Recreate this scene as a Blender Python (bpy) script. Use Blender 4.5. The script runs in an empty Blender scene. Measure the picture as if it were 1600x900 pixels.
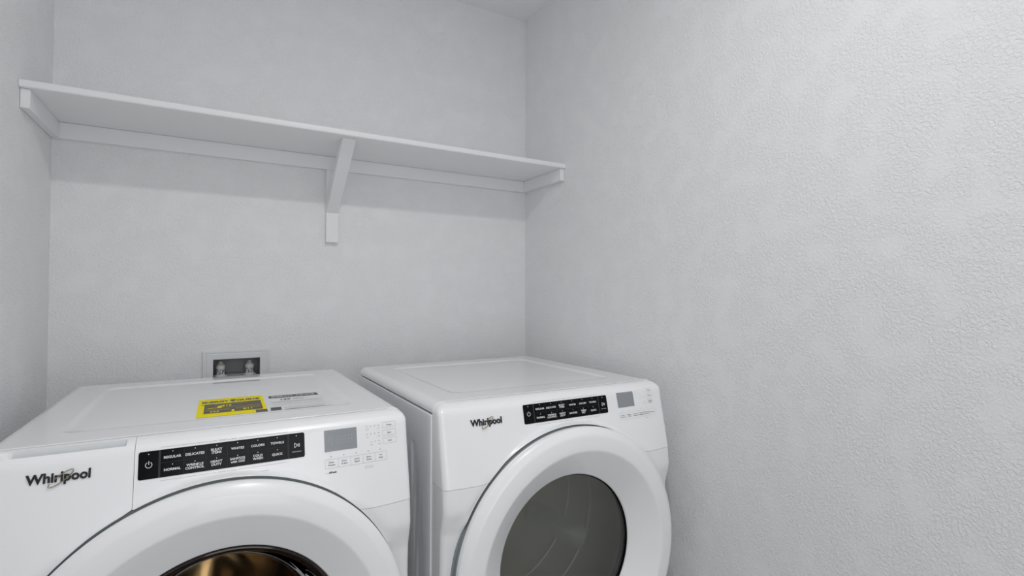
import bpy, bmesh, math
import numpy as np
from mathutils import Matrix, Vector

C = bpy.context.scene.collection
SC = bpy.context.scene
PI = math.pi

# ------------------------------------------------------------------ camera
cam_d = bpy.data.cameras.new('camera')
cam = bpy.data.objects.new('camera', cam_d)
C.objects.link(cam)
fwd = Vector((0.50076696, 0.86535726, 0.0197298))
rgt = Vector((0.86550652, -0.50089442, 0.00180215))
upv = Vector((-0.01144205, -0.01617381, 0.99980372))
m = Matrix((rgt, upv, -fwd)).transposed().to_4x4()
m.translation = Vector((-1.20948367, -1.97311077, 1.22893483))
cam.matrix_world = m
cam_d.sensor_width = 36
cam_d.lens = 812.061 / 1600 * 36
cam_d.shift_y = -6.24 / 1600
cam_d.clip_start = 0.02
SC.camera = cam

# ------------------------------------------------------------------ world, lamp, exposure
world = bpy.data.worlds.new('hall_light')
SC.world = world
world.use_nodes = True
world.node_tree.nodes['Background'].inputs[0].default_value = (0.93, 0.965, 1.0, 1)
WORLD_S = 0.3
world.node_tree.nodes['Background'].inputs[1].default_value = WORLD_S
LAMP_W = 7.3
DOOR_W = 8.9
LAMP_R = 0.050
LAMP_XYZ = (-0.84, -1.545, 2.418)
# light of the hall coming in through the doorway behind the camera
dl = bpy.data.lights.new('doorway_light', 'AREA')
dl.shape = 'RECTANGLE'
dl.size, dl.size_y = 0.8, 1.6
dl.energy = DOOR_W
dl.color = (0.95, 0.975, 1.0)
dlo = bpy.data.objects.new('doorway_light', dl)
C.objects.link(dlo)
dlo.location = (-0.95, -3.38, 1.3)
dlo.rotation_euler = (PI / 2, 0, 0)
SC.view_settings.view_transform = 'Standard'
SC.view_settings.look = 'None'
SC.view_settings.gamma = 1
SC.view_settings.use_curve_mapping = False
SC.view_settings.exposure = 0.08
SC.cycles.use_denoising = True
SC.cycles.denoising_prefilter = 'ACCURATE'
SC.cycles.sample_clamp_indirect = 4.0
SC.cycles.caustics_reflective = False
SC.cycles.caustics_refractive = False
SC.cycles.max_bounces = 14
SC.cycles.diffuse_bounces = 8
SC.cycles.transparent_max_bounces = 16

# ------------------------------------------------------------------ room sizes
XL, ZC = -1.6163, 2.4515
YF = -3.3
WX, DX, W = -1.5264, -0.7679, 0.686      # left sides of the washer and the dryer, their width
YO = -0.53                               # the machines' origin in depth


# ------------------------------------------------------------------ materials
def mat(name, col, rough=0.5, metal=0.0, spec=0.5, coat=0.0, trans=0.0):
    a = bpy.data.materials.new(name)
    a.use_nodes = True
    b = a.node_tree.nodes['Principled BSDF']
    b.inputs['Base Color'].default_value = (*col, 1)
    b.inputs['Roughness'].default_value = rough
    b.inputs['Metallic'].default_value = metal
    b.inputs['Specular IOR Level'].default_value = spec
    b.inputs['Coat Weight'].default_value = coat
    b.inputs['Coat Roughness'].default_value = 0.03
    b.inputs['Coat IOR'].default_value = 1.65
    b.inputs['Transmission Weight'].default_value = trans
    return a


def textured_wall(name, col, strength=0.6, dist=0.0016, scale=95):
    a = mat(name, col, 0.72, spec=0.25)
    n = a.node_tree.nodes
    l = a.node_tree.links
    b = n['Principled BSDF']
    tc = n.new('ShaderNodeTexCoord')
    n1 = n.new('ShaderNodeTexNoise')
    n1.inputs['Scale'].default_value = scale
    n1.inputs['Detail'].default_value = 3.0
    n1.inputs['Roughness'].default_value = 0.55
    n1.inputs['Distortion'].default_value = 0.6
    r = n.new('ShaderNodeValToRGB')
    r.color_ramp.elements[0].position = 0.38
    r.color_ramp.elements[1].position = 0.62
    n2 = n.new('ShaderNodeTexNoise')
    n2.inputs['Scale'].default_value = 14
    n2.inputs['Detail'].default_value = 1.0
    r2 = n.new('ShaderNodeMapRange')
    r2.inputs[1].default_value = 0.36
    r2.inputs[2].default_value = 0.5
    r2.inputs[3].default_value = 0.45
    r2.inputs[4].default_value = 1.0
    mul = n.new('ShaderNodeMath')
    mul.operation = 'MULTIPLY'
    bp = n.new('ShaderNodeBump')
    bp.inputs['Strength'].default_value = strength
    bp.inputs['Distance'].default_value = dist
    l.new(tc.outputs['Object'], n1.inputs['Vector'])
    l.new(tc.outputs['Object'], n2.inputs['Vector'])
    l.new(n1.outputs['Fac'], r.inputs['Fac'])
    l.new(n2.outputs['Fac'], r2.inputs[0])
    l.new(r.outputs['Color'], mul.inputs[0])
    l.new(r2.outputs[0], mul.inputs[1])
    l.new(mul.outputs[0], bp.inputs['Height'])
    l.new(bp.outputs['Normal'], b.inputs['Normal'])
    return a


def glass(name, tint, rough=0.0, body=(0.02, 0.02, 0.02), solid=0.1, ior=1.5):
    """tinted pane: mostly see-through with a mirror-like reflection"""
    a = bpy.data.materials.new(name)
    a.use_nodes = True
    n = a.node_tree.nodes
    l = a.node_tree.links
    n.clear()
    out = n.new('ShaderNodeOutputMaterial')
    tr = n.new('ShaderNodeBsdfTransparent')
    tr.inputs[0].default_value = (*tint, 1)
    df = n.new('ShaderNodeBsdfDiffuse')
    df.inputs[0].default_value = (*body, 1)
    m0 = n.new('ShaderNodeMixShader')
    m0.inputs[0].default_value = solid
    gl = n.new('ShaderNodeBsdfGlossy')
    gl.inputs['Roughness'].default_value = rough
    fr = n.new('ShaderNodeFresnel')
    fr.inputs[0].default_value = ior
    mx = n.new('ShaderNodeMixShader')
    l.new(tr.outputs[0], m0.inputs[1])
    l.new(df.outputs[0], m0.inputs[2])
    l.new(fr.outputs[0], mx.inputs[0])
    l.new(m0.outputs[0], mx.inputs[1])
    l.new(gl.outputs[0], mx.inputs[2])
    l.new(mx.outputs[0], out.inputs[0])
    return a


M = {}
M['wall'] = textured_wall('wall_paint', (0.835, 0.84, 0.848), 0.60, 0.0016, 165)
M['ceiling'] = textured_wall('ceiling_paint', (0.84, 0.84, 0.85), 0.3)
M['trim'] = mat('trim_paint', (0.83, 0.838, 0.847), 0.42, spec=0.35)
M['enamel'] = mat('white_enamel', (0.90, 0.905, 0.91), 0.28, coat=1.0)
M['plastic'] = mat('white_plastic', (0.91, 0.915, 0.92), 0.30, coat=0.25)
M['grip'] = mat('grip_grey', (0.60, 0.635, 0.65), 0.35)
M['cabinet'] = mat('cabinet_enamel', (0.88, 0.89, 0.90), 0.3, coat=0.5)
M['dark_gap'] = mat('dark_grey_plastic', (0.25, 0.28, 0.29), 0.45)
M['black'] = mat('black_gloss', (0.004, 0.004, 0.005), 0.14, spec=0.12)
M['groove'] = mat('black_groove', (0.035, 0.035, 0.037), 0.4, spec=0.2)
M['white_ink'] = mat('white_print', (0.82, 0.82, 0.82), 0.5)
M['grey_ink'] = mat('grey_print', (0.10, 0.10, 0.11), 0.5)
M['light_ink'] = mat('pale_grey_print', (0.36, 0.37, 0.38), 0.5)
M['lcd'] = mat('grey_display', (0.29, 0.31, 0.33), 0.25)
M['lcd_digit'] = mat('display_digit', (0.36, 0.38, 0.40), 0.25)
M['badge'] = mat('badge_black', (0.008, 0.008, 0.009), 0.2)
M['bronze'] = mat('badge_bronze', (0.42, 0.34, 0.24), 0.3, metal=0.9)
M['yellow'] = mat('yellow_label', (0.92, 0.79, 0.0), 0.6, spec=0.15)
M['label_dark'] = mat('label_dark_print', (0.10, 0.082, 0.05), 0.5)
M['paper'] = mat('white_label', (0.78, 0.79, 0.80), 0.35)
M['charcoal'] = mat('charcoal_print', (0.055, 0.058, 0.06), 0.5)
M['box_plastic'] = mat('outlet_plastic', (0.74, 0.75, 0.76), 0.4)
M['box_dark'] = mat('outlet_inside', (0.36, 0.37, 0.37), 0.6)
M['valve'] = mat('valve_white', (0.70, 0.68, 0.67), 0.35)
M['valve_print'] = mat('valve_print', (0.045, 0.05, 0.11), 0.5)
M['drum_grey'] = mat('dryer_drum', (0.80, 0.80, 0.77), 0.35)
M['drum_fin'] = mat('dryer_fin', (0.86, 0.89, 0.90), 0.3)
M['steel'] = mat('drum_steel', (0.44, 0.355, 0.25), 0.17, metal=1.0)
M['rubber'] = mat('grey_rubber', (0.02, 0.02, 0.02), 0.35)
M['bezel'] = mat('dark_chrome', (0.03, 0.022, 0.02), 0.06, metal=0.3)
M['glass_grey'] = glass('grey_glass', (0.90, 0.90, 0.87), body=(0.22, 0.22, 0.205), solid=0.16)
M['glass_bronze'] = glass('bronze_glass', (0.82, 0.73, 0.58), body=(0.03, 0.02, 0.01), solid=0.03, ior=1.13)
M['floor'] = mat('vinyl_floor', (0.46, 0.44, 0.42), 0.45)
M['chrome'] = mat('chrome', (0.7, 0.7, 0.7), 0.15, metal=1.0)
em = bpy.data.materials.new('lamp_diffuser')
em.use_nodes = True
em.node_tree.nodes['Principled BSDF'].inputs['Emission Color'].default_value = (1, 0.98, 0.94, 1)
em.node_tree.nodes['Principled BSDF'].inputs['Emission Strength'].default_value = 6.0
em.node_tree.nodes['Principled BSDF'].inputs['Base Color'].default_value = (0.8, 0.8, 0.8, 1)
M['diffuser'] = em


# ------------------------------------------------------------------ helpers
def empty(name, loc, label=None, cat=None, group=None):
    o = bpy.data.objects.new(name, None)
    C.objects.link(o)
    o.location = loc
    o.empty_display_size = 0.05
    if label:
        o['label'] = label
        o['category'] = cat
    if group:
        o['group'] = group
    return o


def obj(name, bm, material, parent=None, smooth=True, angle=35, bevel=0.0, kind=None, label=None):
    bmesh.ops.remove_doubles(bm, verts=bm.verts, dist=1e-6)
    bmesh.ops.recalc_face_normals(bm, faces=bm.faces)
    me = bpy.data.meshes.new(name)
    bm.to_mesh(me)
    bm.free()
    o = bpy.data.objects.new(name, me)
    C.objects.link(o)
    for a in (material if isinstance(material, (list, tuple)) else [material]):
        me.materials.append(a)
    if smooth:
        me.polygons.foreach_set('use_smooth', [True] * len(me.polygons))
        me.set_sharp_from_angle(angle=math.radians(angle))
    if bevel:
        b = o.modifiers.new('bevel', 'BEVEL')
        b.width = bevel
        b.segments = 2
        b.limit_method = 'ANGLE'
        b.harden_normals = False
    if parent:
        o.parent = parent
    if kind:
        o['kind'] = kind
    if label:
        o['label'] = label
    return o


def box(bm, x0, x1, y0, y1, z0, z1):
    v = [bm.verts.new(p) for p in ((x0, y0, z0), (x1, y0, z0), (x1, y1, z0), (x0, y1, z0),
                                   (x0, y0, z1), (x1, y0, z1), (x1, y1, z1), (x0, y1, z1))]
    for f in ((0, 3, 2, 1), (4, 5, 6, 7), (0, 1, 5, 4), (1, 2, 6, 5), (2, 3, 7, 6), (3, 0, 4, 7)):
        bm.faces.new([v[i] for i in f])


def prism(bm, pts, a0, a1, axis='x'):
    """closed outline (2-D points) extruded along an axis between a0 and a1"""
    def P(a, p):
        return {'x': (a, p[0], p[1]), 'y': (p[0], a, p[1]), 'z': (p[0], p[1], a)}[axis]
    A = [bm.verts.new(P(a0, p)) for p in pts]
    B = [bm.verts.new(P(a1, p)) for p in pts]
    bm.faces.new(A)
    bm.faces.new(B[::-1])
    n = len(pts)
    for i in range(n):
        bm.faces.new((A[i], A[(i + 1) % n], B[(i + 1) % n], B[i]))


def revolve_y(bm, prof, cx, cz, seg=128, mi=0):
    """prof: list of (radius, y) turned around the line parallel to y through (cx, cz)"""
    rings = []
    for r, y in prof:
        if r < 1e-6:
            rings.append([bm.verts.new((cx, y, cz))])
        else:
            rings.append([bm.verts.new((cx + r * math.cos(2 * PI * k / seg), y, cz + r * math.sin(2 * PI * k / seg)))
                          for k in range(seg)])
    for a, b in zip(rings, rings[1:]):
        for k in range(seg):
            k2 = (k + 1) % seg
            if len(a) == 1 and len(b) == 1:
                continue
            if len(a) == 1:
                f = bm.faces.new((a[0], b[k], b[k2]))
            elif len(b) == 1:
                f = bm.faces.new((a[k], a[k2], b[0]))
            else:
                f = bm.faces.new((a[k], a[k2], b[k2], b[k]))
            f.material_index = mi


def revolve_z(bm, prof, cx, cy, seg=32):
    rings = []
    for r, z in prof:
        if r < 1e-6:
            rings.append([bm.verts.new((cx, cy, z))])
        else:
            rings.append([bm.verts.new((cx + r * math.cos(2 * PI * k / seg), cy + r * math.sin(2 * PI * k / seg), z))
                          for k in range(seg)])
    for a, b in zip(rings, rings[1:]):
        for k in range(seg):
            k2 = (k + 1) % seg
            if len(a) == 1:
                bm.faces.new((a[0], b[k], b[k2]))
            elif len(b) == 1:
                bm.faces.new((a[k], a[k2], b[0]))
            else:
                bm.faces.new((a[k], a[k2], b[k2], b[k]))


def tube(bm, pts, r, seg=10, closed=False):
    pts = [Vector(p) for p in pts]
    n = len(pts)
    rings = []
    for i, p in enumerate(pts):
        a = pts[(i - 1) % n] if (closed or i) else pts[i]
        b = pts[(i + 1) % n] if (closed or i < n - 1) else pts[i]
        t = (b - a).normalized()
        s = t.cross(Vector((0.13, 1, 0.17))).normalized()
        q = t.cross(s)
        rings.append([bm.verts.new(p + s * (r * math.cos(2 * PI * k / seg)) + q * (r * math.sin(2 * PI * k / seg)))
                      for k in range(seg)])
    pairs = list(zip(rings, rings[1:])) + ([(rings[-1], rings[0])] if closed else [])
    for a, b in pairs:
        for k in range(seg):
            bm.faces.new((a[k], a[(k + 1) % seg], b[(k + 1) % seg], b[k]))
    if not closed:
        bm.faces.new(rings[0][::-1])
        bm.faces.new(rings[-1])


# ================================================================== THE ROOM
def struct(name, bm, material, **k):
    return obj(name, bm, material, kind='structure', smooth=False, **k)


T = 0.12
OX0, OX1, OZ0, OZ1 = -1.2285, -1.0355, 0.845, 1.037     # rough opening for the outlet box
bm = bmesh.new()
box(bm, XL - T, OX0, 0, T, 0, ZC + T)
box(bm, OX1, T, 0, T, 0, ZC + T)
box(bm, OX0, OX1, 0, T, 0, OZ0)
box(bm, OX0, OX1, 0, T, OZ1, ZC + T)
struct('wall_back', bm, M['wall'])
bm = bmesh.new()
box(bm, XL - T, XL, YF, 0, 0, ZC + T)
struct('wall_left', bm, M['wall'])
bm = bmesh.new()
box(bm, 0, T, YF, 0, 0, ZC + T)
struct('wall_right', bm, M['wall'])
bm = bmesh.new()
box(bm, XL - T, T, YF, T, -0.1, 0)
struct('floor', bm, M['floor'])
bm = bmesh.new()
box(bm, XL, 0, YF, 0, ZC, ZC + T)
struct('ceiling', bm, M['ceiling'])
DOX0, DOX1, DOZ = -1.38, -0.52, 2.04                     # doorway behind the camera
bm = bmesh.new()
box(bm, XL - T, DOX0, YF - T, YF, 0, ZC + T)
box(bm, DOX1, T, YF - T, YF, 0, ZC + T)
box(bm, DOX0, DOX1, YF - T, YF, DOZ, ZC + T)
struct('wall_front', bm, M['wall'])
bm = bmesh.new()
prism(bm, [(-0.0005, 0), (-0.014, 0), (-0.014, 0.075), (-0.009, 0.083), (-0.0005, 0.085)], XL + 0.0005, -0.0005, 'x')
struct('baseboard_back', bm, M['trim'])
bm = bmesh.new()
prism(bm, [(-0.0005, 0), (-0.014, 0), (-0.014, 0.075), (-0.009, 0.083), (-0.0005, 0.085)], YF, -0.016, 'y')
struct('baseboard_right', bm, M['trim'])
bm = bmesh.new()
prism(bm, [(XL + 0.0005, 0), (XL + 0.014, 0), (XL + 0.014, 0.075), (XL + 0.009, 0.083), (XL + 0.0005, 0.085)], YF, -0.016, 'y')
struct('baseboard_left', bm, M['trim'])

# ceiling lamp: a bulb in a small fitting, above the picture's top edge
lx, ly, lz = LAMP_XYZ
lamp = empty('ceiling_lamp', (lx, ly, ZC), 'small round white flush lamp on the ceiling', 'ceiling light')
bm = bmesh.new()
revolve_z(bm, [(0, 0), (0.088, 0), (0.088, -0.012), (0.082, -0.020), (0.064, -0.022)], 0, 0, 48)
obj('base', bm, M['trim'], lamp)
bm = bmesh.new()
revolve_z(bm, [(0.064, -0.022), (0.060, -0.027), (0.045, -0.030), (0, -0.031)], 0, 0, 40)
obj('diffuser', bm, M['diffuser'], lamp)
ld = bpy.data.lights.new('lamp_light', 'AREA')
ld.shape = 'DISK'
ld.size = LAMP_R * 2
ld.energy = LAMP_W
ld.color = (1.0, 0.985, 0.98)
lo = bpy.data.objects.new('lamp_light', ld)
C.objects.link(lo)
lo.location = (lx, ly, lz)


# ================================================================== MACHINES
ZTOP = 0.98
HX, HZ, HR = 0.343, 0.578, 0.3238          # door opening in the front
PZ = [0, .60, .66, .70, .742, .750, .757, .80, .85, .913, .957, .963, .970, .975, .9775, .9785]
PY = [-.913, -.913, -.9135, -.9165, -.9290, -.9305, -.9305, -.9255, -.914, -.8985, -.888, -.885, -.8785, -.870, -.862, -.852]


def smooth01(t):
    t = max(0.0, min(1.0, t))
    return t * t * (3 - 2 * t)


def inset(z):
    """rounded upper corners of the outline"""
    r = 0.022
    t = z - (0.9785 - r)
    return 0.0 if t <= 0 else r - math.sqrt(max(0.0, r * r - t * t))


def Fy(X, z):
    b = float(np.interp(z, [0, .6, .75, .8, .91, .97], [.008, .010, .012, .010, .006, .003]))
    i = inset(z)
    d = min(X, W - X) - i
    s = max(0.0, 1 - d / 0.12)
    y = float(np.interp(z, PZ, PY)) + b * s * s
    r = 0.011
    if d < r:
        y += r - math.sqrt(max(0.0, r * r - (r - d) ** 2))
    d = math.hypot(X - HX, z - HZ) - HR
    if d < 0.022:
        y += smooth01(1 - max(d, 0) / 0.022) * max(0.0, -0.9205 - y)
    if d < 0.0065:                                           # slightly flared lip around the upper half of the door
        y += smooth01(1 - max(d, 0) / 0.0065) * min(0.0, -0.9170 - y) * smooth01((z - 0.70) / 0.10)
    return min(y, -0.8475)


def Lc(X, y, z):
    return (X - 0.343, y - YO, z)


def zrows(z0, z1, hole=True):
    base = [0.03, .15, .3, .45, .55, .60, .63, .66, .685, .70, .71, .722, .735, .742, .746, .750, .757, .765, .78, .80, .8008, .825, .85, .88, .9025, .9035, .9045, .9055, .9065, .9075, .9085, .9095, .911, .9125, .916, .920, .935, .950,
            .957, .9585, .960, .963, .966, .968, .9695, .9703, .9707, .972, .9735, .975, .976, .9768, .9772, .9776, .978, .9785]
    rows = set(b for b in base if z0 < b < z1) | {z0, z1}
    if hole:
        for k in range(0, 181, 3):
            z = HZ + HR * math.sin(math.radians(k - 90))
            if z0 < z < z1:
                rows.add(round(z, 6))
    rows = sorted(rows)
    out = [rows[0]]
    for r in rows[1:]:
        if r - out[-1] > 0.00035:
            out.append(r)
    out[-1] = z1
    return out


def front_piece(bm, a, b, z0, z1, mod=None, lip=0.008):
    """front shell between X=a..b and z0..z1, cut by the round door opening"""
    rows = zrows(z0, z1)
    us = [0, .004, .172, .176, .180, .184, .922, .926, .930, .934, .938, .008, .014, .022, .034, .05, .07, .1, .15, .2, .3, .4, .5, .6, .7, .8, .85, .9, .93, .95, .966, .978, .986, .992, .996, 1]
    us = sorted(set(us))

    def lim(z):
        h = abs(z - HZ)
        w = math.sqrt(max(0.0, HR * HR - h * h)) if h < HR else 0.0
        return HX - w, HX + w
    for side in (0, 1):
        prev = None
        for z in rows:
            xl, xr = lim(z)
            i = inset(z)
            lo_ = max(a, i) if a < 0.05 else a
            hi_ = min(b, W - i) if b > 0.6 else b
            if side == 0:
                s, e = lo_, min(hi_, xl)
            else:
                s, e = max(lo_, xr), hi_
            if e - s < 1e-4:
                prev = None
                continue
            ring = []
            for u in us:
                X = s + (e - s) * u
                y = Fy(X, z)
                zz = z
                if mod:
                    y, zz = mod(X, y, z)
                ring.append(bm.verts.new(Lc(X, y, zz)))
            if prev:
                for k in range(len(us) - 1):
                    bm.faces.new((prev[k], prev[k + 1], ring[k + 1], ring[k]))
            prev = ring
    bmesh.ops.remove_doubles(bm, verts=bm.verts, dist=2e-5)
    edges = [e for e in bm.edges if e.is_boundary]
    r = bmesh.ops.extrude_edge_only(bm, edges=edges)
    for v in [g for g in r['geom'] if isinstance(g, bmesh.types.BMVert)]:
        d = lip if v.co.z < 0.978 else 0.0
        X = v.co.x + 0.343
        # outer side walls run back to the cabinet
        if (X < 0.001 or X > W - 0.001) or v.co.z > 0.957 and (X < 0.03 or X > W - 0.03):
            v.co.y = -0.8462 - YO
        elif math.hypot(X - HX, v.co.z - HZ) < HR + 0.001:
            v.co.y += 0.02
        else:
            v.co.y = max(v.co.y + d, v.co.y)


def handle_mod(X, y, z):
    """finger slot under the top edge of the dispenser drawer"""
    if 0.036 < X < 0.195 and 0.9704 < z < 0.9775:
        f = smooth01((X - 0.036) / 0.002) * smooth01((0.195 - X) / 0.002)
        return y + 0.003 * f, z - 0.011 * f
    return y, z


def top_z(x, y):
    y0, y1 = -0.8465, -0.172
    r = 0.022
    d = min(x, W - x)
    z = ZTOP
    if d < r:
        z -= r - math.sqrt(max(0, r * r - (r - d) ** 2))
    rb = 0.010
    e = y1 - y
    if e < rb:
        z -= rb - math.sqrt(max(0, rb * rb - (rb - e) ** 2))
    # recessed field
    cx, cy, hx, hy, rr = W / 2, (-.770 - .252) / 2, (W - 0.17) / 2, (.770 - .252) / 2, 0.035
    qx, qy = abs(x - cx) - (hx - rr), abs(y - cy) - (hy - rr)
    sd = math.hypot(max(qx, 0), max(qy, 0)) + min(max(qx, qy), 0) - rr
    z -= 0.0032 * smooth01(-(sd - 0.004) / 0.017)
    if sd < -0.013:
        z += 0.0014 * (1 - math.exp(-(-sd - 0.013) / 0.045))
    e2 = y - y0
    if e2 < 0.0016:
        z -= 0.0016 - math.sqrt(max(0, 0.0016 ** 2 - (0.0016 - e2) ** 2))
    return z


def top_mesh(bm):
    y0, y1 = -0.8465, -0.172
    xs = sorted(set([0, .0008, .002, .0045, .008, .012, .017, .022, .03, .05, .07, .078, .081, .084, .087, .090, .093, .096, .1, .12, .15] +
                    [round(.15 + .386 * k / 12, 4) for k in range(13)]))
    xs = sorted(set(xs + [round(W - x, 5) for x in xs]))
    ys = sorted(set([y0, y0 + .0002, y0 + .0006, y0 + .0011, y0 + .0017, -.84, -.82, -.80, -.785, -.782, -.779, -.776, -.773, -.770, -.767, -.764, -.761, -.755, -.74, -.7] +
                    [round(-.7 + .4 * k / 12, 4) for k in range(13)] +
                    [-.28, -.266, -.263, -.26, -.257, -.254, -.251, -.248, -.245, -.242, -.235, -.22, -.2, -.19, -.183, -.179, -.1755, -.173, y1]))

    grid = [[bm.verts.new(Lc(x, y, top_z(x, y))) for x in xs] for y in ys]
    for a, b in zip(grid, grid[1:]):
        for k in range(len(xs) - 1):
            bm.faces.new((a[k], a[k + 1], b[k + 1], b[k]))
    edges = [e for e in bm.edges if e.is_boundary]
    r = bmesh.ops.extrude_edge_only(bm, edges=edges)
    for v in [g for g in r['geom'] if isinstance(g, bmesh.types.BMVert)]:
        v.co.z = 0.9565
    edges = [e for e in bm.edges if e.is_boundary]
    r = bmesh.ops.extrude_edge_only(bm, edges=edges)
    for v in [g for g in r['geom'] if isinstance(g, bmesh.types.BMVert)]:
        v.co.x *= 0.985
        v.co.y = v.co.y * 0.98


def side_panel(bm, s):
    """painted steel side with a tall pressed-in rib; s = 0 left, 1 right"""
    ys = sorted(set([-.845, -.8445, -.843, -.82, -.81, -.8, -.79, -.78, -.77, -.76, -.75, -.74, -.73, -.72, -.71, -.7, -.69, -.6, -.4, -.25, -.174] + [round(-.82 + .0035 * k, 4) for k in range(40)]))
    zs = sorted(set([.03, .1, .2, .4, .55, .7, .8, .9, .94, .950, .9515, .9522] + [round(.835 + .004 * k, 4) for k in range(12)]))

    def rib(y, z):
        c = -0.728 - 0.16 * max(0, 0.865 - z) * 0.9
        c = max(c, -0.79)
        hw, top = 0.020, 0.868
        d = math.hypot(y - c, max(0, z - (top - hw))) - hw
        return 0.004 * smooth01(-d / 0.007)
    X0 = -0.0032 if s == 0 else W + 0.0032
    sg = 1 if s == 0 else -1
    g = []
    for y in ys:
        col = []
        for z in zs:
            off = rib(y, z)
            edge = 0.0012 if (y < -.8446 or z > .9520) else (0.0004 if (y < -.844 or z > .9512) else 0)
            col.append(bm.verts.new(Lc(X0 + sg * (off + edge), y, z)))
        g.append(col)
    for a, b in zip(g, g[1:]):
        for k in range(len(zs) - 1):
            bm.faces.new((a[k], a[k + 1], b[k + 1], b[k]))
    r = bmesh.ops.extrude_edge_only(bm, edges=[e for e in bm.edges if e.is_boundary])
    for v in [q for q in r['geom'] if isinstance(q, bmesh.types.BMVert)]:
        v.co.x += sg * 0.012


# ---- print on the curved front
def text_geo(s, bold=0.0):
    cu = bpy.data.curves.new('t', 'FONT')
    cu.body = s
    cu.size = 1.0
    cu.resolution_u = 3
    cu.offset = bold
    o = bpy.data.objects.new('t', cu)
    C.objects.link(o)
    dg = bpy.context.evaluated_depsgraph_get()
    dg.update()
    me = bpy.data.meshes.new_from_object(o.evaluated_get(dg))
    vs = [v.co.copy() for v in me.vertices]
    fs = [tuple(p.vertices) for p in me.polygons]
    bpy.data.objects.remove(o)
    bpy.data.curves.remove(cu)
    bpy.data.meshes.remove(me)
    return vs, fs


_tc = {}


def text_on(bm, s, cx, cz, cap, place, xs=1.0, bold=0.0, width=None, mi=0):
    """lettering of cap height `cap`, centred at (cx, cz), each point put on a surface by place(x, z)"""
    key = (s, bold)
    if key not in _tc:
        _tc[key] = text_geo(s, bold)
    vs, fs = _tc[key]
    if not vs:
        return
    x0, x1 = min(v.x for v in vs), max(v.x for v in vs)
    k = cap / 0.70
    kx = k * xs if width is None else width / (x1 - x0)
    base = 0.0
    new = [bm.verts.new(place(cx + (v.x - (x0 + x1) / 2) * kx, cz - cap / 2 + (v.y - base) * k)) for v in vs]
    for f in fs:
        try:
            bm.faces.new([new[i] for i in f]).material_index = mi
        except ValueError:
            pass


def quad_on(bm, x0, x1, z0, z1, place, n=1, mi=0):
    st = getattr(place, 'step', 0.25)
    nx, nz = max(n, math.ceil((x1 - x0) / st)), max(1, math.ceil((z1 - z0) / st))
    for i in range(nx):
        for j in range(nz):
            a, b = x0 + (x1 - x0) * i / nx, x0 + (x1 - x0) * (i + 1) / nx
            c, d = z0 + (z1 - z0) * j / nz, z0 + (z1 - z0) * (j + 1) / nz
            bm.faces.new([bm.verts.new(place(*q)) for q in ((a, c), (b, c), (b, d), (a, d))]).material_index = mi


def rect_on(bm, x0, x1, z0, z1, t, place, mi=0):
    quad_on(bm, x0, x1, z0, z0 + t, place, mi=mi)
    quad_on(bm, x0, x1, z1 - t, z1, place, mi=mi)
    quad_on(bm, x0, x0 + t, z0, z1, place, mi=mi)
    quad_on(bm, x1 - t, x1, z0, z1, place, mi=mi)


def dot_on(bm, x, z, r, place, mi=0, seg=12):
    bm.faces.new([bm.verts.new(place(x + r * math.cos(2 * PI * k / seg), z + r * math.sin(2 * PI * k / seg))) for k in range(seg)]).material_index = mi


def surf(off):
    def f(X, z):
        return Lc(X, Fy(X, z) - off, z)
    f.step = 0.004
    return f


def no_smooth(name, bm, material, parent, **k):
    me = bpy.data.meshes.new(name)
    bmesh.ops.triangulate(bm, faces=[f for f in bm.faces if len(f.verts) > 4])
    bm.to_mesh(me)
    bm.free()
    o = bpy.data.objects.new(name, me)
    C.objects.link(o)
    for a in (material if isinstance(material, (list, tuple)) else [material]):
        me.materials.append(a)
    o.parent = parent
    for kk, v in k.items():
        o[kk] = v
    return o


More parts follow.
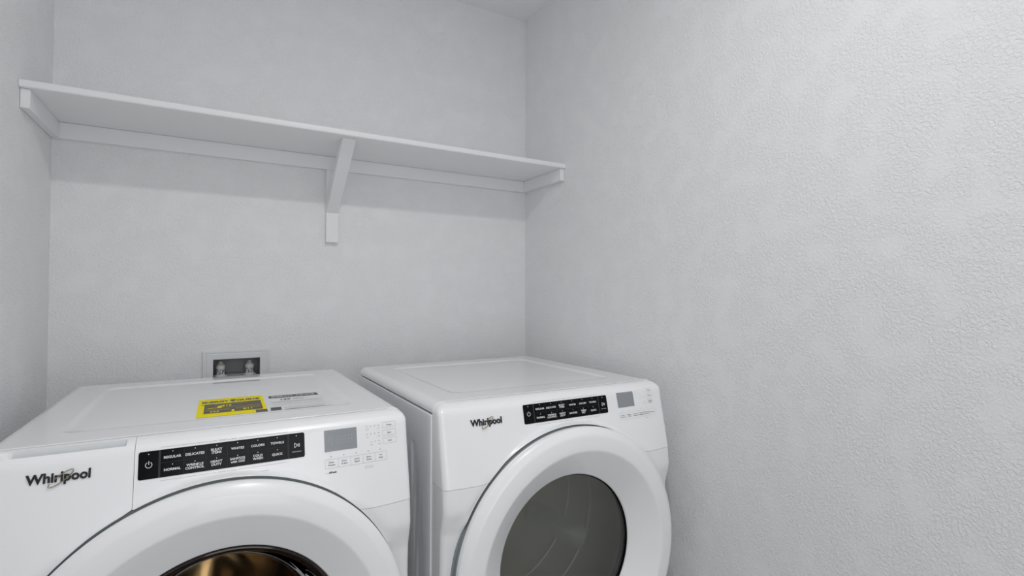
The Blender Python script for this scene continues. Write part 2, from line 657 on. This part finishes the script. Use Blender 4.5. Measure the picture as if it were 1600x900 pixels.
def touch_panel(root, washer):
    # black strip
    X0, X1, Z0, Z1 = (0.2136, 0.4772, 0.9148, 0.9590) if washer else (0.2165, 0.4775, 0.9148, 0.9592)
    bm = bmesh.new()
    nx, nz, rc = 24, 10, 0.0032
    xs = sorted(set([X0 + (X1 - X0) * i / nx for i in range(nx + 1)] + [X0 + .0008, X0 + .002, X1 - .0008, X1 - .002, X0 + rc, X1 - rc]))
    rows = []
    for j in range(nz + 1):
        z = Z0 + (Z1 - Z0) * j / nz
        rows.append(z)
    cols = []
    for X in xs:
        d = min(X - X0, X1 - X)
        cut = rc - math.sqrt(max(0, rc * rc - (rc - d) ** 2)) if d < rc else 0
        cols.append([bm.verts.new(surf(0.0008)(X, min(max(z, Z0 + cut), Z1 - cut))) for z in rows])
    for a, b in zip(cols, cols[1:]):
        for k in range(nz):
            try:
                bm.faces.new((a[k], b[k], b[k + 1], a[k + 1]))
            except ValueError:
                pass
    r = bmesh.ops.extrude_edge_only(bm, edges=[e for e in bm.edges if e.is_boundary])
    for v in [q for q in r['geom'] if isinstance(q, bmesh.types.BMVert)]:
        v.co.y += 0.001
    panel = obj('touch_panel', bm, M['black'], root, label='glossy black touch strip with white lettering')

    sx = (X1 - X0) / (0.4772 - 0.2136)

    def mx(x):
        return X0 + (x - 0.2136) * sx
    # grooves between the keys
    pl = surf(0.00095)
    bm = bmesh.new()
    for x, w in ((.2420, .0030), (.4465, .0030)):
        quad_on(bm, mx(x), mx(x) + w, Z0 + .0003, Z1 - .0003, pl)
    for k in range(5):
        x = .2788 + .0334 * k
        quad_on(bm, mx(x), mx(x) + .0005, Z0 + .0015, Z1 - .0015, pl)
    for k in range(12):
        quad_on(bm, mx(.2455 + .01675 * k), mx(.2455 + .01675 * (k + 1)), .9378, .9383, pl)
    no_smooth('key_grooves', bm, M['groove'], panel)
    # lettering
    pl = surf(0.0011)
    bm = bmesh.new()
    cap, xs_ = 0.0039, 1.06

    def T2(lines, x, z, cap=cap, pitch=0.0051):
        n = len(lines)
        for i, s in enumerate(lines):
            text_on(bm, s, mx(x), z + (n - 1) / 2 * pitch - i * pitch, cap, pl, xs=xs_, bold=0.026)
    col = [.2623 + .0333 * k for k in range(6)]
    top = [['REGULAR'], ['DELICATES'], ['BULKY', 'ITEMS'], ['WHITES'], ['COLORS'], ['TOWELS']]
    bot = [['NORMAL'], ['WRINKLE', 'CONTROL'], ['HEAVY', 'DUTY'], ['SANITIZE', 'with OXI'] if washer else ['SANITIZE'],
           ['COLD', 'WASH'] if washer else ['TIMED', 'DRY'], ['QUICK']]
    for k in range(6):
        T2(top[k], col[k], .9463)
        T2(bot[k], col[k], .9262)
        dot_on(bm, mx(col[k]), .9554, .0008, pl)
        dot_on(bm, mx(col[k]), .9340, .0008, pl)
    dot_on(bm, mx(.2278), .9545, .0009, pl)
    dot_on(bm, mx(.4626), .9545, .0009, pl)
    # power symbol
    px, pz, pr, pt = mx(.2283), .9373, .0050, .0009
    N = 30
    for k in range(N):
        a0 = math.radians(90 + 32 + (360 - 64) * k / N)
        a1 = math.radians(90 + 32 + (360 - 64) * (k + 1) / N)
        bm.faces.new([bm.verts.new(pl(px + r * math.cos(a), pz + r * math.sin(a))) for r, a in ((pr, a0), (pr, a1), (pr - pt, a1), (pr - pt, a0))])
    quad_on(bm, px - pt / 2, px + pt / 2, pz + .0005, pz + .0062, pl)
    # start / pause symbol
    ax, az = mx(.4592), .9375
    tri = [(ax, az - .0045), (ax + .0050, az), (ax, az + .0045)]
    for (xa, za), (xb, zb) in zip(tri, tri[1:] + tri[:1]):
        d = Vector((xb - xa, zb - za)).normalized()
        n = Vector((-d.y, d.x)) * .0005
        bm.faces.new([bm.verts.new(pl(*q)) for q in ((xa - n.x, za - n.y), (xb - n.x, zb - n.y), (xb + n.x, zb + n.y), (xa + n.x, za + n.y))])
    for q in (.0060, .0080):
        quad_on(bm, ax + q, ax + q + .0010, az - .0030, az + .0030, pl)
    text_on(bm, 'Hold to Start', mx(.4630), .9262, .0016, pl, width=.0165, bold=0.01)
    for v in bm.verts:
        pass
    no_smooth('lettering', bm, M['white_ink'], panel)
    return mx


def lower_print(root, washer, mx):
    """grey print on the white fascia and the display"""
    pl = surf(0.0004)
    bm = bmesh.new()
    word = 'wash' if washer else 'dry'
    for z, txt in ((.9630, 'WHAT to ' + word), (.9097, 'HOW to ' + word)):
        quad_on(bm, mx(.2450), mx(.3290), z - .00018, z + .00018, pl, n=4, mi=1)
        quad_on(bm, mx(.3635), mx(.4475), z - .00018, z + .00018, pl, n=4, mi=1)
        text_on(bm, txt, mx(.3463), z, .0021, pl, width=.0285, mi=1)
        no_smooth('cycle_caption', bm, [M['grey_ink'], M['light_ink']], root)
        bm = bmesh.new()
    # small keys on the right
    if washer:
        keys = [('Temp', .6306, .6590, .9483, .9592), ('Spin', .6306, .6595, .9324, .9438), ('Soil', .6308, .6598, .9168, .9282)]
        for s, a, b, z0, z1 in keys:
            rect_on(bm, a, b, z0, z1, .00035, pl, mi=1)
            text_on(bm, s, (a + b) / 2, (z0 + z1) / 2, .0032, pl, xs=1.1, bold=0.01)
        for z, n, l, r in ((.9550, 4, 'Cold', 'Hot'), (.9398, 4, 'Off', 'High'), (.9245, 3, 'Light', 'Heavy')):
            for k in range(n):
                dot_on(bm, .6223 - .0081 * k, z, .0008, pl)
            text_on(bm, l, .6223 - .0081 * (n - 1) + .0004, z - .0058, .0020, pl, xs=1.0, mi=1)
            text_on(bm, r, .6227, z - .0058, .0020, pl, xs=1.0, mi=1)
        X = [.5138, .5384, .5630, .5876, .6121, .6368]
        rect_on(bm, X[0], X[-1], .8862, .9028, .00035, pl, mi=1)
        for k in range(1, 5):
            quad_on(bm, X[k], X[k] + .00035, .8862, .9028, pl, mi=1)
        names = [('Clean', 'Washer'), ('Drain', '& Spin'), ('Cycle', 'Signal'), ('Extra', 'Rinse'), ('Pre', 'Soak')]
        for k, (a, b) in enumerate(names):
            c = (X[k] + X[k + 1]) / 2
            dot_on(bm, c - .0008, .9077, .0009, pl)
            text_on(bm, a, c, .8972, .0028, pl, xs=1.15, bold=0.01)
            text_on(bm, b, c, .8922, .0028, pl, xs=1.15, bold=0.01)
        text_on(bm, 'with', .5166, .8785, .0015, pl, xs=1.1)
        text_on(bm, 'affresh', .5278, .8788, .0032, pl, width=.0150, bold=0.04)
        text_on(bm, 'Adds Time On', .5993, .8795, .0014, pl, width=.0180, mi=1)
        text_on(bm, 'Normal Cycle', .5993, .8768, .0014, pl, width=.0180, mi=1)
        DX0, DX1, DZ0, DZ1 = .5140, .5771, .9172, .9570
    else:
        keys = [(('Temp',), .6240, .6423, .9537, .9638), (('Dryness',), .6238, .6440, .9389, .9499), (('Wrinkle', 'Shield'), .6238, .6444, .9226, .9348)]
        for ls, a, b, z0, z1 in keys:
            rect_on(bm, a, b, z0, z1, .00025, pl, mi=2)
            for i, s in enumerate(ls):
                text_on(bm, s, (a + b) / 2, (z0 + z1) / 2 + ((len(ls) - 1) / 2 - i) * .0040, .0027, pl, width=.0125, bold=0.01)
        for z, n in ((.9600, 5), (.9450, 3), (.9300, 2)):
            for k in range(n):
                dot_on(bm, .6143 - .0075 * k, z, .0006, pl)
            text_on(bm, 'Low', .6143 - .0075 * (n - 1), z - .0052, .0017, pl, mi=1)
            if n > 1:
                text_on(bm, 'High', .6150, z - .0052, .0017, pl, mi=1)
        X = [.5140, .5378, .5606, .5846, .6060, .6251, .6467]
        rect_on(bm, X[0], X[-1], .8912, .9085, .00025, pl, mi=2)
        for k in range(1, 6):
            quad_on(bm, X[k], X[k] + .00025, .8912, .9085, pl, mi=2)
        names = [('Lock', 'Controls'), ('More', 'Time'), ('Cycle', 'Signal'), ('Damp Dry', 'Signal'), ('Static', 'Guard'), ('EcoBoost',)]
        for k, ls in enumerate(names):
            c = (X[k] + X[k + 1]) / 2
            dot_on(bm, c, .9128, .0007, pl)
            for i, s in enumerate(ls):
                text_on(bm, s, c, .9000 + ((len(ls) - 1) / 2 - i) * .0044, .0026, pl, width=min(.0185, .0030 * len(s)), bold=0.01)
        text_on(bm, 'Steam', .6131, .8872, .0016, pl, width=.0085)
        DX0, DX1, DZ0, DZ1 = .5140, .5728, .9222, .9606
    no_smooth('console_print', bm, [M['grey_ink'], M['light_ink'], M['light_ink']], root)
    bm = bmesh.new()
    quad_on(bm, DX0, DX1, DZ0, DZ1, surf(0.0006), n=4)
    disp = no_smooth('display_window', bm, M['lcd'], root, label='flat grey unlit display')
    if washer:
        bm = bmesh.new()
        pl2 = surf(0.0008)
        seg_on = {'0': 'abcdef', '8': 'abcdefg'}
        for i, ch in enumerate('0888'):
            x = .5215 + i * .0118 + (.0030 if i else 0)
            z, w, h, t = .9300, .0080, .0150, .0012
            S = {'a': (x, x + w, z + h - t, z + h), 'd': (x, x + w, z, z + t), 'g': (x, x + w, z + h / 2 - t / 2, z + h / 2 + t / 2),
                 'f': (x, x + t, z + h / 2, z + h), 'e': (x, x + t, z, z + h / 2), 'b': (x + w - t, x + w, z + h / 2, z + h), 'c': (x + w - t, x + w, z, z + h / 2)}
            for c in seg_on[ch]:
                quad_on(bm, *S[c], pl2)
        no_smooth('unlit_digits', bm, M['lcd_digit'], disp)


def logo(root, washer):
    X0, X1 = (.0707, .1508) if washer else (.0740, .1552)
    zb = .9312 if washer else .9268
    pl0 = surf(0.0005)
    vs, fs = text_geo('Whirlpool', 0.032)
    a, b = min(v.x for v in vs), max(v.x for v in vs)
    kx = (X1 - X0) / (b - a)
    kz = .0145 / 0.74
    bm = bmesh.new()
    slope = -0.0014 / (X1 - X0)
    new = []
    for v in vs:
        x = X0 + (v.x - a) * kx
        z = zb + v.y * kz
        new.append(bm.verts.new(surf(0.0018)(x, z)))
    for f in fs:
        try:
            bm.faces.new([new[i] for i in f])
        except ValueError:
            pass
    bmesh.ops.remove_doubles(bm, verts=bm.verts, dist=1e-6)
    r = bmesh.ops.extrude_edge_only(bm, edges=[e for e in bm.edges if e.is_boundary])
    for v in [q for q in r['geom'] if isinstance(q, bmesh.types.BMVert)]:
        v.co.y += 0.0016
    bd = no_smooth('brand_badge', bm, M['badge'], root, label='raised black brand name with a thin bronze loop')
    # bronze loop: open ellipse
    cx = X0 + .0431
    cz = zb + .0042
    ang = math.radians(37)
    A_, B_ = .0186, .0048
    pts = []
    for k in range(49):
        t = math.radians(152 + (-(304)) * k / 48 + 0)
        t = math.radians(112 - 330 * k / 48)
        u, w = A_ * math.cos(t), B_ * math.sin(t)
        x = cx + u * math.cos(ang) - w * math.sin(ang)
        z = cz + u * math.sin(ang) + w * math.cos(ang)
        pts.append(surf(0.0026)(x, z))
    bm = bmesh.new()
    tube(bm, pts, .00080, 8)
    obj('loop', bm, M['bronze'], bd, label='thin bronze loop')


def grid_on(bm, x0, x1, z0, z1, place, n=12, m_=16):
    for i in range(n):
        for j in range(m_):
            a, b = x0 + (x1 - x0) * i / n, x0 + (x1 - x0) * (i + 1) / n
            c, d = z0 + (z1 - z0) * j / m_, z0 + (z1 - z0) * (j + 1) / m_
            bm.faces.new([bm.verts.new(place(*q)) for q in ((a, c), (b, c), (b, d), (a, d))])
    bmesh.ops.remove_doubles(bm, verts=bm.verts, dist=1e-6)


def energy_labels(root):

    def placer(x0, x1, y0, y1, skew, off):
        def f(u, v):
            x = x0 + (x1 - x0) * u + skew * v
            y = y0 + (y1 - y0) * v
            return Lc(x, y, top_z(x, y) + off)
        return f
    # yellow sheet
    P = placer(.2925, .4252, -.7430, -.5447, .0032, .0003)
    bm = bmesh.new()
    grid_on(bm, 0, 1, 0, 1, P)
    sh = no_smooth('energy_label', bm, M['yellow'], root, label='yellow energy label with dark print')
    P = placer(.2925, .4252, -.7430, -.5447, .0032, .0006)
    P2 = placer(.2925, .4252, -.7430, -.5447, .0032, .0009)
    bm = bmesh.new()
    quad_on(bm, .045, .955, .64, .67, P)
    grid_on(bm, .095, .945, .16, .64, P)
    quad_on(bm, .830, 1.0, .0, .125, P)
    text_on(bm, 'U.S. Government', .25, .945, .022, P, width=.30)
    text_on(bm, 'Federal law prohibits removal', .70, .935, .018, P, width=.42)
    text_on(bm, 'ENERGY', .255, .80, .100, P, width=.41, bold=0.05)
    text_on(bm, 'GUIDE', .755, .80, .100, P, width=.37, bold=0.05)
    # the arrow-like pointer between the two words
    bm.faces.new([bm.verts.new(P(*q)) for q in ((.475, .87), (.565, .87), (.565, .80), (.520, .715), (.475, .80))])
    text_on(bm, 'Clothes Washer', .24, .700, .018, P, width=.30)
    text_on(bm, 'Capacity Class: Standard', .72, .700, .018, P, width=.40)
    no_smooth('dark_print', bm, M['label_dark'], sh)
    bm = bmesh.new()
    bm.faces.new([bm.verts.new(P2(*q)) for q in ((.486, .16), (.53, .16), (.526, .265), (.486, .265))])
    text_on(bm, '$16', .42, .52, .075, P2, width=.15, bold=0.03)
    quad_on(bm, .14, .33, .405, .425, P2)
    bm.faces.new([bm.verts.new(P2(*q)) for q in ((.28, .40), (.34, .40), (.36, .50), (.33, .53), (.29, .50))])
    quad_on(bm, .36, .90, .415, .422, P2)
    dot_on(bm, .90, .42, .012, P2)
    text_on(bm, '123', .25, .23, .06, P2, width=.12, bold=0.03)
    text_on(bm, '$11', .72, .25, .06, P2, width=.14, bold=0.03)
    text_on(bm, 'Estimated Yearly Energy Cost', .50, .605, .022, P2, width=.50)
    for k in range(4):
        quad_on(bm, .12, .46, .335 - .017 * k, .338 - .017 * k, P2)
        quad_on(bm, .55, .92, .345 - .017 * k, .348 - .017 * k, P2)
    no_smooth('yellow_print', bm, M['yellow'], sh)
    # white sheet
    P = placer(.4262, .5600, -.7425, -.5600, .0010, .0003)

    def wp(off):
        def f(u, v):
            xa = .4246 + (.4352 - .4246) * v
            xb = .5596 + (.5570 - .5596) * v
            y = -.7425 + (.1810) * v
            return Lc(xa + (xb - xa) * u, y, top_z(xa + (xb - xa) * u, y) + off)
        return f
    bm = bmesh.new()
    grid_on(bm, 0, 1, 0, 1, wp(.0003))
    sh = no_smooth('white_energy_label', bm, M['paper'], root, label='white energy label with charcoal print')
    P, P2 = wp(.0006), wp(.0009)
    bm = bmesh.new()
    grid_on(bm, .05, .95, .765, .940, P)
    quad_on(bm, .05, .208, .006, .168, P)
    text_on(bm, '129', .33, .63, .085, P, width=.17, bold=0.03)
    text_on(bm, 'kWh/yr', .56, .63, .070, P, width=.20, bold=0.0)
    quad_on(bm, .071, .94, .478, .486, P)
    quad_on(bm, .26, .87, .0, .007, P)
    for k, s in enumerate(['This model uses 129 kWh per year based on standard cycles', 'Your cost will depend on your utility rates and use',
                           'Estimated energy use of similar models, standard capacity', 'Compare before you buy, see the yellow label beside']):
        text_on(bm, s, .50, .435 - .065 * k, .020, P, width=.84, mi=1)
    for k, s in enumerate(['For more information, visit the website shown', 'Remove this label only after purchase by the owner']):
        text_on(bm, s, .57, .12 - .06 * k, .022, P, width=.62, mi=0)
    no_smooth('charcoal_print', bm, [M['charcoal'], M['light_ink']], sh)
    bm = bmesh.new()
    text_on(bm, 'ENERGY', .27, .852, .080, P2, width=.34, bold=0.02)
    text_on(bm, 'GUIDE', .74, .852, .080, P2, width=.30, bold=0.02)
    rect_on(bm, .45, .57, .80, .92, .012, P2)
    no_smooth('white_print', bm, M['paper'], sh)


def machine(washer):
    x0 = WX if washer else DX
    if washer:
        root = empty('washing_machine', (x0 + .343, YO, 0), 'white front-loading washing machine with yellow energy label on its top', 'washing machine')
    else:
        root = empty('clothes_dryer', (x0 + .343, YO, 0), 'white clothes dryer with grey glass door, in the corner by the bare right wall', 'dryer')
    # cabinet
    bm = bmesh.new()
    side_panel(bm, 0)
    side_panel(bm, 1)
    box(bm, -.335, .335, -.176 - YO, -.173 - YO, .03, .950)     # rear sheet
    box(bm, -.335, .335, -.845 - YO, -.173 - YO, .03, .045)      # bottom
    box(bm, -.335, .335, -.845 - YO, -.173 - YO, .940, .944)     # under the lid
    obj('cabinet', bm, M['cabinet'], root)
    bm = bmesh.new()
    top_mesh(bm)
    obj('top_panel', bm, M['enamel'], root, angle=60)
    g = .0004
    if washer:
        bm = bmesh.new()
        front_piece(bm, 0, .2077, .7856, .9785, handle_mod)
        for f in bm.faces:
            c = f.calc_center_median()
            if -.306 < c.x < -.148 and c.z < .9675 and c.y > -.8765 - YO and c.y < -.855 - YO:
                f.material_index = 1  # faces inside the finger slot get a greyer tone than the drawer
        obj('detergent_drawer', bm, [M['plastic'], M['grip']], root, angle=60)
        bm = bmesh.new()
        front_piece(bm, .2084, W, .8006, .9785)
        obj('control_console', bm, M['plastic'], root, angle=60)
    else:
        bm = bmesh.new()
        front_piece(bm, 0, W, .8006, .9785)
        obj('control_console', bm, M['plastic'], root, angle=60)
    bm = bmesh.new()
    if washer:
        front_piece(bm, 0, .2077, .03, .7848)
        front_piece(bm, .2077, W, .03, .7998)
    else:
        front_piece(bm, 0, W, .03, .7998)
    obj('front_panel', bm, M['enamel'], root, angle=60)
    # dark seam backing behind the joints
    # feet
    for sx in (-.29, .29):
        for y in (-.83, -.22):
            bm = bmesh.new()
            revolve_z(bm, [(0, 0), (.024, 0), (.024, .008), (.008, .012), (.008, .032), (0, .032)], sx, y - YO, 20)
            obj('foot', bm, M['dark_gap'], root)
    # recess around the door
    bm = bmesh.new()
    y = lambda v: v - YO
    c0 = 0.0
    revolve_y(bm, [(.200, y(-.872)), (.3290, y(-.884)), (.3295, y(-.8885))], c0, HZ)
    obj('door_recess', bm, M['dark_gap'], root)
    # door
    bm = bmesh.new()
    if washer:
        inner = [(.2720, -.9590), (.2690, -.9588), (.2660, -.9575), (.2625, -.9555), (.2100, -.9315), (.2075, -.9298), (.2060, -.9270), (.2055, -.920)]
    else:
        inner = [(.2710, -.9592), (.2675, -.9588), (.2645, -.9572), (.2610, -.9545), (.2000, -.9085), (.1975, -.9062), (.1962, -.9040), (.1960, -.902)]
    prof = [(.3170, -.9250), (.3198, -.9253), (.3216, -.9275), (.3228, -.9340), (.3226, -.9398), (.3210, -.9430), (.3180, -.9462), (.3090, -.9530), (.3062, -.9547),
            (.3035, -.9557), (.3000, -.9563), (.2850, -.9582)] + inner
    revolve_y(bm, [(r, y(v)) for r, v in prof], c0, HZ, 192)
    door = obj('door', bm, M['plastic'], root, angle=22)
    bm = bmesh.new()
    revolve_y(bm, [(.200, y(-.880)), (.3190, y(-.880)), (.3190, y(-.888)), (.3233, y(-.892)), (.3233, y(-.9120)), (.3222, y(-.9132)), (.3192, y(-.9135)), (.3192, y(-.9252)), (.3160, y(-.9254))], c0, HZ, 160)
    obj('door_back', bm, M['dark_gap'], door, label='dark grey rear rim')
    if washer:
        bm = bmesh.new()
        revolve_y(bm, [(.2062, y(-.9275)), (.2048, y(-.9310)), (.2022, y(-.9315)), (.1990, y(-.9290)), (.1950, y(-.9220)), (.1900, y(-.9150)), (.1880, y(-.900))], c0, HZ, 160)
        obj('window_bezel', bm, M['bezel'], door, label='glossy dark chrome ring')
        bm = bmesh.new()
        revolve_y(bm, [(.1895, y(-.914)), (.184, y(-.897)), (.176, y(-.875)), (.166, y(-.845)), (.155, y(-.825)), (.138, y(-.812)), (.10, y(-.803)), (.05, y(-.80)), (0, y(-.799))], c0, HZ, 96)
        obj('door_glass', bm, M['glass_bronze'], door, label='clear bowl-shaped glass')
        bm = bmesh.new()
        revolve_y(bm, [(.200, y(-.890)), (.215, y(-.880)), (.225, y(-.865)), (.224, y(-.850)), (.214, y(-.845)), (.208, y(-.838)), (.214, y(-.828)), (.240, y(-.822)), (.262, y(-.80))], c0, HZ, 96)
        obj('door_seal', bm, M['rubber'], root, label='dark grey folded rubber seal')
        R, yf, yb = .262, -.80, -.36
        dm = M['steel']
        revolve = [(.222, yf), (R, yf - .0), (R, yf + .02), (R - .004, yf + .025), (R, yf + .03), (R, yb - .03), (R - .02, yb), (.06, yb + .02), (0, yb + .02)]
    else:
        bm = bmesh.new()
        revolve_y(bm, [(.1962, y(-.9022)), (.1960, y(-.8960)), (.1925, y(-.8950)), (.1920, y(-.8962))], c0, HZ, 160)
        obj('window_bezel', bm, M['black'], door, label='thin black rim')
        bm = bmesh.new()
        revolve_y(bm, [(.1945, y(-.8955)), (.17, y(-.8975)), (.12, y(-.8998)), (.06, y(-.9010)), (0, y(-.9014))], c0, HZ, 96)
        obj('door_glass', bm, M['glass_grey'], door, label='smoked grey glass')
        bm = bmesh.new()
        revolve_y(bm, [(.1975, y(-.893)), (.206, y(-.878)), (.212, y(-.850)), (.235, y(-.838)), (.272, y(-.832))], c0, HZ, 96)
        obj('drum_opening', bm, M['drum_grey'], root)
        R, yf, yb = .275, -.832, -.25
        dm = M['drum_grey']
        revolve = [(.262, yf), (R, yf), (R, -.648), (R - .004, -.645), (R - .004, -.640), (R, -.637), (R, -.532), (R - .0035, -.529), (R - .0035, -.526), (R, -.523),
                   (R, yb - .02), (R - .015, yb), (.10, yb + .01), (0, yb + .01)]
    bm = bmesh.new()
    revolve_y(bm, [(r, y(v)) for r, v in revolve], c0, HZ - .004, 128)
    if washer:                                              # pressed back plate
        bm2 = bmesh.new()
        nr, na = 14, 96
        rg = []
        for i in range(nr + 1):
            r = .02 + (.252 - .02) * i / nr
            env = math.sin(PI * i / nr) ** 1.2
            rg.append([bm2.verts.new((r * math.cos(2 * PI * k / na), y(-.375 - .030 * env * (.5 + .5 * math.cos(3 * (2 * PI * k / na) - .6)) - .006 * env), HZ - .004 + r * math.sin(2 * PI * k / na))) for k in range(na)])
        for a_, b_ in zip(rg, rg[1:]):
            for k in range(na):
                bm2.faces.new((a_[k], a_[(k + 1) % na], b_[(k + 1) % na], b_[k]))
        bm2.faces.new(rg[0])
        back = bm2
    drum = obj('drum', bm, dm, root, label='steel drum' if washer else 'pale grey drum')
    if washer:
        obj('drum_back', back, dm, drum)
    # three fins inside the drum
    for k in range(3):
        a0 = math.radians((-28 if not washer else 82) + 120 * k)
        ya, yb_ = (-.655, -.33) if not washer else (-.76, -.40)
        n = 14
        bm = bmesh.new()
        rings = []
        for i in range(n + 1):
            t = i / n
            yy = ya + (yb_ - ya) * t
            env = math.sin(PI * min(1, max(0, t * 1.0))) ** 0.45 if 0 < t < 1 else 0.02
            aa = a0 - (0.10 if not washer else 0.15) * (t - .5)
            ring = []
            for j in range(11):
                s = j / 10 * 2 - 1
                h = (1 - abs(s) ** 1.15) * .052 * env
                ang2 = aa + s * (.15 if not washer else .20)
                rr = R - h + (.002 if abs(s) > .95 else 0)
                ring.append(bm.verts.new((rr * math.cos(ang2), y(yy), HZ - .004 + rr * math.sin(ang2))))
            rings.append(ring)
        for p_, q_ in zip(rings, rings[1:]):
            for j in range(10):
                bm.faces.new((p_[j], p_[j + 1], q_[j + 1], q_[j]))
        obj('drum_fin', bm, M['drum_fin'] if not washer else M['steel'], drum)
    mx = touch_panel(root, washer)
    lower_print(root, washer, mx)
    logo(root, washer)
    if washer:
        energy_labels(root)
    return root


machine(True)
machine(False)

# ================================================================== SHELF
SD, SZ, TH = 0.3079, 1.7459, 0.019
shelf = empty('wall_shelf', ((XL) / 2, 0, SZ - TH), 'long white painted shelf across the alcove above both machines', 'shelf')
sx0, sx1 = XL / 2 + 0.0008, -XL / 2 - 0.0008            # local x range


def sl(z):
    return z - (SZ - TH)


bm = bmesh.new()
e = []
# board with a rounded front edge
ncur = 8
r_ = TH / 2
pts = [(-0.0005, sl(SZ)), (-0.0005, sl(SZ - TH))]
rn = 0.0045
for cy_, cz_, a0 in ((-(SD - rn), sl(SZ - TH) + rn, 270), (-(SD - rn), sl(SZ) - rn, 180)):
    for k in range(5):
        t = math.radians(a0 - 22.5 * k)
        pts.append((cy_ + rn * math.cos(t), cz_ + rn * math.sin(t)))
prism(bm, pts, sx0, sx1, 'x')
obj('shelf_board', bm, M['trim'], shelf, angle=25)
LB = 1.6795                                             # underside of ledger and cleats
bm = bmesh.new()
box(bm, sx0, sx1, -0.019, -0.0005, sl(LB), sl(SZ - TH) - .0004)
obj('ledger', bm, M['trim'], shelf, bevel=0.0012)
for s in (-1, 1):
    bm = bmesh.new()
    a, b = (sx0, sx0 + .019) if s < 0 else (sx1 - .019, sx1)
    pts = [(-.0196, sl(LB)), (-.2970, sl(LB)), (-.2970, sl(SZ - TH) - .0004), (-.0196, sl(SZ - TH) - .0004)]
    prism(bm, pts, a, b, 'x')
    obj('end_cleat', bm, M['trim'], shelf, bevel=0.0012)
# centre bracket: upright on the wall and a slanting brace
bx0, bx1 = -0.8535 - XL / 2, -0.8105 - XL / 2
bm = bmesh.new()
box(bm, bx0, bx1, -0.0195, -0.0005, sl(1.4155), sl(LB) - .0006)
obj('bracket_upright', bm, M['trim'], shelf, bevel=0.0012)
bm = bmesh.new()
prism(bm, [(-.0200, sl(1.5225)), (-.2830, sl(SZ - TH) - .0006), (-.2400, sl(SZ - TH) - .0006), (-.0200, sl(1.5615))], bx0 + .0004, bx1 - .0004, 'x')
obj('bracket_brace', bm, M['trim'], shelf, bevel=0.0012)

# ================================================================== OUTLET BOX
ob = empty('laundry_outlet_box', (-1.132, 0, 0.941), 'white recessed water outlet box in the wall behind the washing machine', 'outlet box')
ox, oz = -1.132, 0.941


def frame_ring(bm, rects):
    """rects: list of (x0,x1,z0,z1,y) nested outlines joined in turn"""
    rr = [[bm.verts.new(q) for q in ((a, yv, c), (b, yv, c), (b, yv, d), (a, yv, d))] for a, b, c, d, yv in rects]
    for p_, q_ in zip(rr, rr[1:]):
        for k in range(4):
            bm.faces.new((p_[k], p_[(k + 1) % 4], q_[(k + 1) % 4], q_[k]))


bm = bmesh.new()
fr = []
for (dd, yv) in ((0, -.0006), (0, -.0060), (.0020, -.0075), (.0065, -.0078), (.0080, -.0062), (.0110, -.0062), (.0125, -.0076), (.0290, -.0068), (.0305, -.0055), (.0305, .0)):
    fr.append((-.0998 + dd, .0998 - dd, -.099 + dd, .0995 - dd * .93, yv))
frame_ring(bm, fr)
obj('frame', bm, M['box_plastic'], ob, angle=30)
bm = bmesh.new()
frame_ring(bm, [(-.0700, .0700, -.069, .0711, -.0005), (-.0700, .0700, -.069, .0711, .074), (-.001, .001, 0, .002, .074)])
prism(bm, [(.074, -.008), (.050, -.008), (.044, -.002), (.046, .008), (.056, .014), (.074, .016)], -.069, .069, 'x')
obj('recess', bm, M['box_dark'], ob, angle=30)
for x in (-.0475, .0400):
    v = empty('supply_valve', (x, .036, .0145), None)
    v.parent = ob
    bm = bmesh.new()
    revolve_z(bm, [(0, .0455), (.0062, .0455), (.0068, .0440), (.0065, .0400), (.0075, .0385), (.0115, .0360), (.0142, .0310), (.0148, .0260), (.0138, .0235),
                   (.0138, .0020), (.0150, .0005), (.0190, -.0005), (.0200, -.0025), (.0190, -.0045), (.0120, -.0055), (.0120, -.045), (0, -.045)], 0, 0, 32)
    obj('cap', bm, M['valve'], v, angle=40)
    bm = bmesh.new()
    r0 = .01405
    for k, (a0, a1, z0, z1) in enumerate(((-160, -142, .003, .022), (-136, -112, .017, .020), (-132, -118, .010, .013), (-108, -100, .004, .016), (-94, -76, .017, .020),
                                          (-92, -84, .006, .013), (-70, -60, .004, .018), (-52, -40, .010, .020), (-30, -8, .003, .022), (-125, -70, .0035, .0050))):
        for i in range(3):
            b0, b1 = math.radians(a0 + (a1 - a0) * i / 3), math.radians(a0 + (a1 - a0) * (i + 1) / 3)
            bm.faces.new([bm.verts.new((r0 * math.cos(b), r0 * math.sin(b), z)) for b, z in ((b0, z0), (b1, z0), (b1, z1), (b0, z1))])
    no_smooth('print', bm, M['valve_print'], v)
